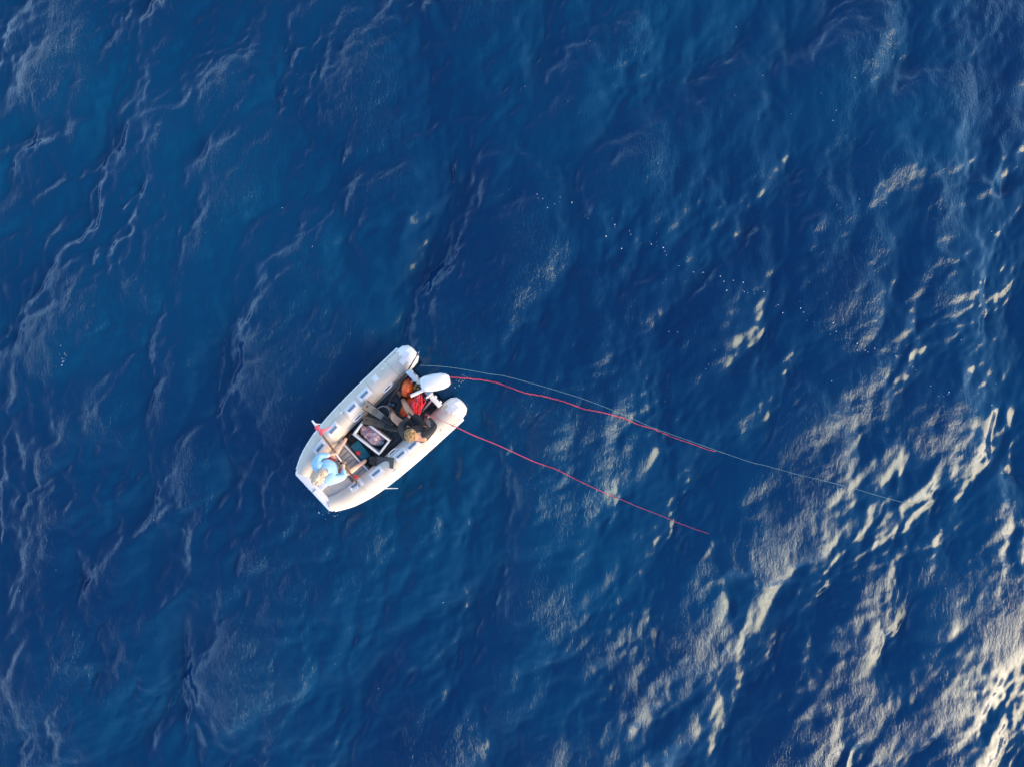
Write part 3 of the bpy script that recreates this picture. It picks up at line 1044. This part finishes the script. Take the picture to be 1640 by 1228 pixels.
def hair_locks(parent, hc, face, up, m, n, ln, seed, crown_back=.02, rad=(.101, .085, .112), spread=1.35, thick=.012):
    """a cap of overlapping locks combed away from the crown"""
    f = Vector(face).normalized(); u = Vector(up); u = (u - f * u.dot(f)).normalized(); sd_ = u.cross(f)
    R_ = random.Random(seed)
    def surf(th, ph, k=1.0):
        d = (f * math.cos(ph) + sd_ * math.sin(ph)) * math.sin(th) + u * math.cos(th)
        # ellipsoid radius along d
        q = 1 / math.sqrt((d.dot(f) / rad[0]) ** 2 + (d.dot(sd_) / rad[1]) ** 2 + (d.dot(u) / rad[2]) ** 2)
        return hc + d * q * k
    bm = BM()
    # base cap
    vs = add_ell(bm, hc, (rad[0] * .99, rad[1] * 1.0, rad[2] * .99), fwd=f, up=u, u=24, v=16)
    kill = [v for v in vs if (v.co - hc).dot(u) < .012 + .045 * max(-.4, (v.co - hc).dot(f) / rad[0])]
    bmesh.ops.delete(bm, geom=kill, context='VERTS')
    for k in range(n):
        th = spread * math.sqrt(R_.random()); ph = R_.uniform(0, 2 * math.pi)
        dph = R_.uniform(-.5, .5)
        pts = []
        for j in range(5):
            t = j / 4
            tt = min(th + ln * t, 1.75 - (.25 if math.cos(ph) > .3 else 0))
            pts.append(surf(tt, ph + dph * t, 1.0 + .05 + .09 * math.sin(t * 2.6) * R_.uniform(.5, 1.3)))
        w = thick * R_.uniform(.7, 1.3)
        add_tube(bm, pts, [w * .6, w, w, w * .75, w * .2], seg=6, flat=.6, up=u)
    return build('hair', bm, m, parent, sharp=180)

# ---- person at the bow: pale blue shirt, sits on the bow deck facing aft, holds the pole
bw = thing('person', 'person in pale blue long sleeved shirt sitting at bow holding wooden pole', 'person', C(290, 905, .378))
hip = C(290, 900, .50); belly = C(284, 902, .63); chest = C(262, 905, .80); neck0 = C(243, 918, .93); neck1 = C(232, 930, 1.0)
hd0 = C(222, 945, 1.07); hd1 = C(208, 962, 1.13); hd2 = C(197, 974, 1.20)
shL, shR = C(188, 862, .885), C(306, 968, .885)
elL, elR = C(222, 806, .70), C(384, 942, .68)
def on_pole(u): return pa + pd * PL * u
hL, hR = on_pole(.505), on_pole(.655)
wrL = hL + (elL - hL).normalized() * .075 + Vector((0, 0, .012)); wrR = hR + (elR - hR).normalized() * .075 + Vector((0, 0, .012))
hpL, hpR = C(268, 868, .475), C(322, 924, .475)
knL, knR = C(332, 775, .60), C(412, 918, .56)
anL, anR = C(362, 735, .365), C(482, 870, .352)
fdir = Vector((1, 0, 0))
body = [[(hip, .115), (belly, .115), (chest, .125), (neck0, .065), (neck1, .052), (hd0, .070), (hd1, .092), (hd2, .066)],
        [(chest, .125), (shL, .060), (elL, .042), (wrL, .026)], [(chest, .125), (shR, .060), (elR, .042), (wrR, .026)],
        [(hip, .115), (hpL, .088), (knL, .058), (knL.lerp(anL, .4), .052), (anL, .036)], [(hip, .115), (hpR, .088), (knR, .058), (knR.lerp(anR, .4), .052), (anR, .036)]]
fl_ = foot_chain(anL, (1, .25, 0)); fr_ = foot_chain(anR, (1, -.1, 0))
body += [fl_, fr_]
for w_, e_, h_, ts in ((wrL, elL, hL, -1), (wrR, elR, hR, 1)):
    body += hand_chains(w_, (h_ - w_), Vector((0, 0, -1)) + pd * 0, ts, .75)
bo = skin_obj('body', body, M['skin_l'], bw)
face = Vector((.75, -.08, -.55)); upv = Vector((.45, 0, .9))
head_extras(bw, hd1 + Vector((0, 0, .0)), face, upv, M['skin_l'])
cL, cR = chest.lerp(shL, .55), chest.lerp(shR, .55)
shirt = [[(C(296, 892, .52), .160), (belly + Vector((.03, 0, 0)), .165), (chest + Vector((.03, 0, .0)), .175), (C(247, 915, .915), .095)],
         [(chest + Vector((.03, 0, .0)), .175), (cL, .135), (shL, .096), (shL.lerp(elL, .5), .082), (elL, .070), (elL.lerp(wrL, .6), .046), (elL.lerp(wrL, .9), .040)],
         [(chest + Vector((.03, 0, .0)), .175), (cR, .135), (shR, .096), (shR.lerp(elR, .5), .082), (elR, .070), (elR.lerp(wrR, .6), .046), (elR.lerp(wrR, .9), .040)]]
skin_obj('shirt', shirt, M['shirt'], bw)
shorts_ = [[(C(289, 900, .56), .120), (hip, .128), (hpL, .102), (hpL.lerp(knL, .45), .090), (hpL.lerp(knL, .8), .078)], [(hip, .128), (hpR, .102), (hpR.lerp(knR, .45), .090), (hpR.lerp(knR, .75), .080)]]
skin_obj('shorts', shorts_, M['shorts'], bw)
hair_locks(bw, hd1 + Vector((-.004, 0, .012)), face, upv, M['pale_hair'], 150, .40, 4, thick=.006, rad=(.098, .082, .106))

# ---- driver: black short-legged wetsuit, sits on the starboard tube facing inboard
dv = thing('person', 'blond person in black wetsuit sitting on lower tube hauling red rope', 'person', C(905, 640, .42))
hip = C(905, 640, .53); belly = C(895, 648, .67); chest = C(872, 662, .83); neck0 = C(860, 668, .95); neck1 = C(852, 667, 1.01)
hd0 = C(845, 663, 1.06); hd1 = C(840, 665, 1.12); hd2 = C(838, 672, 1.19)
shL, shR = C(792, 668, .90), C(932, 684, .90)
elL, elR = C(768, 598, .70), C(1000, 602, .72)
hL, hR = C(846, 520, .50), C(926, 530, .52)
wrL = C(822, 540, .56); wrR = C(962, 545, .58)
hpL, hpR = C(868, 655, .50), C(935, 615, .50)
knL, knR = C(722, 545, .50), C(818, 488, .47)
anL, anR = C(712, 500, .17), C(772, 398, .19)
body = [[(hip, .115), (belly, .110), (chest, .120), (neck0, .062), (neck1, .052), (hd0, .070), (hd1, .092), (hd2, .066)],
        [(chest, .120), (shL, .060), (elL, .042), (wrL, .028)], [(chest, .120), (shR, .060), (elR, .042), (wrR, .028)],
        [(hip, .115), (hpL, .090), (knL, .064), (knL.lerp(anL, .35), .056), (anL, .038)], [(hip, .115), (hpR, .090), (knR, .064), (knR.lerp(anR, .35), .056), (anR, .038)],
        foot_chain(anL, (-.1, 1, 0)), foot_chain(anR, (.1, 1, 0))]
body += hand_chains(wrL, hL - wrL, (0, .3, -1), 1, .7) + hand_chains(wrR, hR - wrR, (0, .3, -1), -1, .7)
skin_obj('body', body, M['skin'], dv)
face = Vector((.15, .75, -.65)); upv = Vector((0, .5, .9))
head_extras(dv, hd1, face, upv, M['skin'])
suit = [[(C(906, 640, .52), .122), (belly, .132), (chest, .145), (C(862, 668, .925), .086)],
        [(chest, .145), (chest.lerp(shL, .55), .118), (shL, .084), (shL.lerp(elL, .5), .068), (elL, .058), (elL.lerp(wrL, .6), .042), (elL.lerp(wrL, .95), .036)],
        [(chest, .145), (chest.lerp(shR, .55), .118), (shR, .084), (shR.lerp(elR, .5), .068), (elR, .058), (elR.lerp(wrR, .6), .042), (elR.lerp(wrR, .95), .036)],
        [(C(906, 640, .52), .122), (hpL, .100), (hpL.lerp(knL, .5), .086), (hpL.lerp(knL, .80), .076)], [(C(906, 640, .52), .122), (hpR, .100), (hpR.lerp(knR, .5), .086), (hpR.lerp(knR, .82), .076)]]
skin_obj('wetsuit', suit, M['suit'], dv)
for w_, e_, h_, ts in ((wrL, elL, hL, 1), (wrR, elR, hR, -1)):
    gl = hand_chains(w_, h_ - w_, (0, .3, -1), ts, .7, 1.12)
    skin_obj('glove', gl, M['black'], dv)
bm = BM()
g0 = C(948, 575, .64)
add_tube(bm, [elR.lerp(wrR, .25) + Vector((-.035, .02, .035)), elR.lerp(wrR, .55) + Vector((-.030, .02, .032)), elR.lerp(wrR, .8) + Vector((-.022, .01, .028))], [.014, .020, .014], seg=8, flat=.6)
build('forearm_panel', bm, M['suitg'], dv)
bm = BM()
sa, sb_ = knR.lerp(anR, .70), knR.lerp(anR, .84)
add_tube(bm, [sa, sb_], [.057, .054], seg=16)
build('shin_strap', bm, M['black'], dv)
hair_locks(dv, hd1 + Vector((0, -.004, .012)), face, upv, M['blond'], 150, .6, 9, thick=.011)

# ------------------------------------------------------------------ lines on the water
def wpt(px, py, dz):
    p = P(px, py, 0)
    z = sea_z(p.x, p.y) + dz
    return P(px, py, z)
def line(name, label, pts, rad, m, cat):
    """pts in world space"""
    bm = BM()
    add_tube(bm, pts, rad, seg=7)
    me = bpy.data.meshes.new(name)
    bmesh.ops.recalc_face_normals(bm, faces=bm.faces)
    bm.to_mesh(me); bm.free()
    me.polygons.foreach_set('use_smooth', [True] * len(me.polygons))
    me.materials.append(m)
    o = bpy.data.objects.new(name, me); COL.objects.link(o)
    return tag(o, label, cat)
Z = lambda l: [(660 + a / 3.037, 570 + b / 3.037) for a, b in l]
def dense(pts, step=9.0):
    sm = smooth_path([Vector((a, b, 0)) for a, b in pts], 8)
    return [(p.x, p.y) for p in sm]
rr = random.Random(2)
l1 = dense(Z([(185, 103), (250, 108), (350, 118), (420, 132), (480, 155), (560, 182), (640, 195), (720, 217), (790, 240), (835, 258), (890, 266), (960, 283), (1030, 302),
              (1100, 332), (1170, 352), (1230, 378), (1290, 402), (1360, 425), (1440, 455), (1500, 467), (1560, 490), (1630, 515), (1700, 535)]))
n1 = len(l1)
pts = []
for i, (a, b) in enumerate(l1):
    t = i / (n1 - 1)
    dz = .008 + .006 * mnoise.noise(Vector((i * .35, 0, 0))) if t < .80 else .010 - (t - .80) / .20 * .06 + .020 * mnoise.noise(Vector((i * .45, 3, 0)))
    pts.append(wpt(a + rr.uniform(-.3, .3), b + rr.uniform(-.5, .5), dz))
pts[0].z = max(pts[0].z, .02)
line('floating_rope', 'pink red rope trailing on water from behind the outboard motor', pts, [.0115 - .007 * (i / n1) ** 2 for i in range(n1)], M['searope'], 'rope')
l2 = dense(Z([(72, 285), (140, 312), (200, 338), (300, 385), (400, 425), (500, 470), (600, 515), (700, 550), (800, 600), (900, 648), (1000, 690), (1100, 732), (1200, 770), (1300, 812), (1400, 848), (1500, 885), (1590, 928), (1650, 950)]))
n2 = len(l2); pts = []
handz = BOAT_M @ wrR
for i, (a, b) in enumerate(l2):
    t = i / (n2 - 1)
    if t < .12: z = .475 + (.12 - t) * .9
    else: z = None
    air = max(0, .475 * (1 - (t - .12) / .38))
    p0 = P(a, b, 0); sz_ = sea_z(p0.x, p0.y)
    if z is None:
        z = max(air, sz_ + (.008 + .006 * mnoise.noise(Vector((i * .4, 7, 0))) if t < .72 else .008 - (t - .72) / .28 * .055 + .020 * mnoise.noise(Vector((i * .45, 9, 0)))))
    pts.append(P(a, b + (rr.uniform(-.4, .4) if t > .5 else 0), z))
pts.insert(0, BOAT_M @ C(935, 528, .575))
n2 += 1
line('hauled_rope', 'taut pink red rope running from driver over lower tube into sea', pts, [(.0045 if i / n2 < .115 else .0110 - .0085 * i / n2) for i in range(n2)], M['searope'], 'rope')
l3 = dense(Z([(38, 46), (60, 47), (150, 52), (250, 65), (380, 88), (450, 98), (600, 138), (750, 182), (850, 215), (950, 253), (1050, 293), (1130, 330), (1200, 358)])
           + [(1100 + a / 4.1, 660 + b / 4.1) for a, b in ((370, 310), (520, 350), (700, 400), (900, 448), (1100, 500), (1280, 553), (1460, 600), (1540, 618))])
n3 = len(l3); pts = []
for i, (a, b) in enumerate(l3):
    t = i / (n3 - 1)
    p0 = P(a, b, 0); sz_ = sea_z(p0.x, p0.y)
    air = .34 * (1 - t * 1.06) + .0
    pts.append(P(a, b, max(air, sz_ + .01) if t < .95 else sz_ + .01 - (t - .95) * 2.4))
M['paleline'] = mat('pale_green_line', (.26, .42, .40), .5)
line('fishing_line', 'thin pale green line stretched above water past the ropes', pts, .0024, M['paleline'], 'line')

# ------------------------------------------------------------------ foam flecks: a drifting trail of tiny bubbles, too many to count
def foam():
    M['foam'] = mat('foam', (.80, .82, .84), .6)
    R_ = random.Random(21)
    trail = [(811, 313), (868, 320), (930, 340), (972, 362), (1020, 386), (1060, 392), (1090, 412), (1130, 440), (1180, 462), (1240, 480), (1290, 515), (1330, 510), (1385, 555), (1440, 560), (1510, 625), (1580, 655)]
    spots = []
    for (a, b), (c, d) in zip(trail, trail[1:]):
        for k in range(int(math.hypot(c - a, d - b) / 7.5)):
            t = R_.random()
            spots.append((a + (c - a) * t + R_.gauss(0, 9), b + (d - b) * t + R_.gauss(0, 8), R_.choice((.003, .0035, .004, .005, .006, .009))))
    for k in range(50):
        spots.append((R_.uniform(1050, 1630), R_.uniform(10, 700), R_.choice((.003, .004, .006))))
    for k in range(40):
        spots.append((R_.uniform(10, 1630), R_.uniform(10, 1220), R_.choice((.003, .004, .006))))
    for k in range(14):
        spots.append((R_.gauss(103, 10), R_.gauss(570, 9), R_.choice((.003, .0045, .006))))
    for k in range(16):
        spots.append((R_.gauss(735, 8), R_.gauss(612, 6), R_.choice((.004, .006))))
    for k in range(14):
        spots.append((R_.gauss(530, 12), R_.gauss(822, 4), R_.choice((.004, .006))))
    bm = BM()
    for a, b, r in spots:
        p = wpt(a, b, r * .2)
        if float(boat_mask(np.array([p.x]), np.array([p.y]))[0]) > 0: continue
        k = R_.uniform(.8, 1.6)
        bmesh.ops.create_icosphere(bm, subdivisions=1, radius=r, matrix=Matrix.Translation(p) @ Matrix.Rotation(R_.uniform(0, 3), 4, 'Z') @ Matrix.Diagonal((k, 1, .6, 1)))
    me = bpy.data.meshes.new('foam_flecks'); bm.to_mesh(me); bm.free()
    me.polygons.foreach_set('use_smooth', [True] * len(me.polygons))
    me.materials.append(M['foam'])
    o = bpy.data.objects.new('foam_flecks', me); COL.objects.link(o)
    tag(o, 'trail of tiny white foam flecks drifting on the sea', 'foam', kind='stuff')
foam()
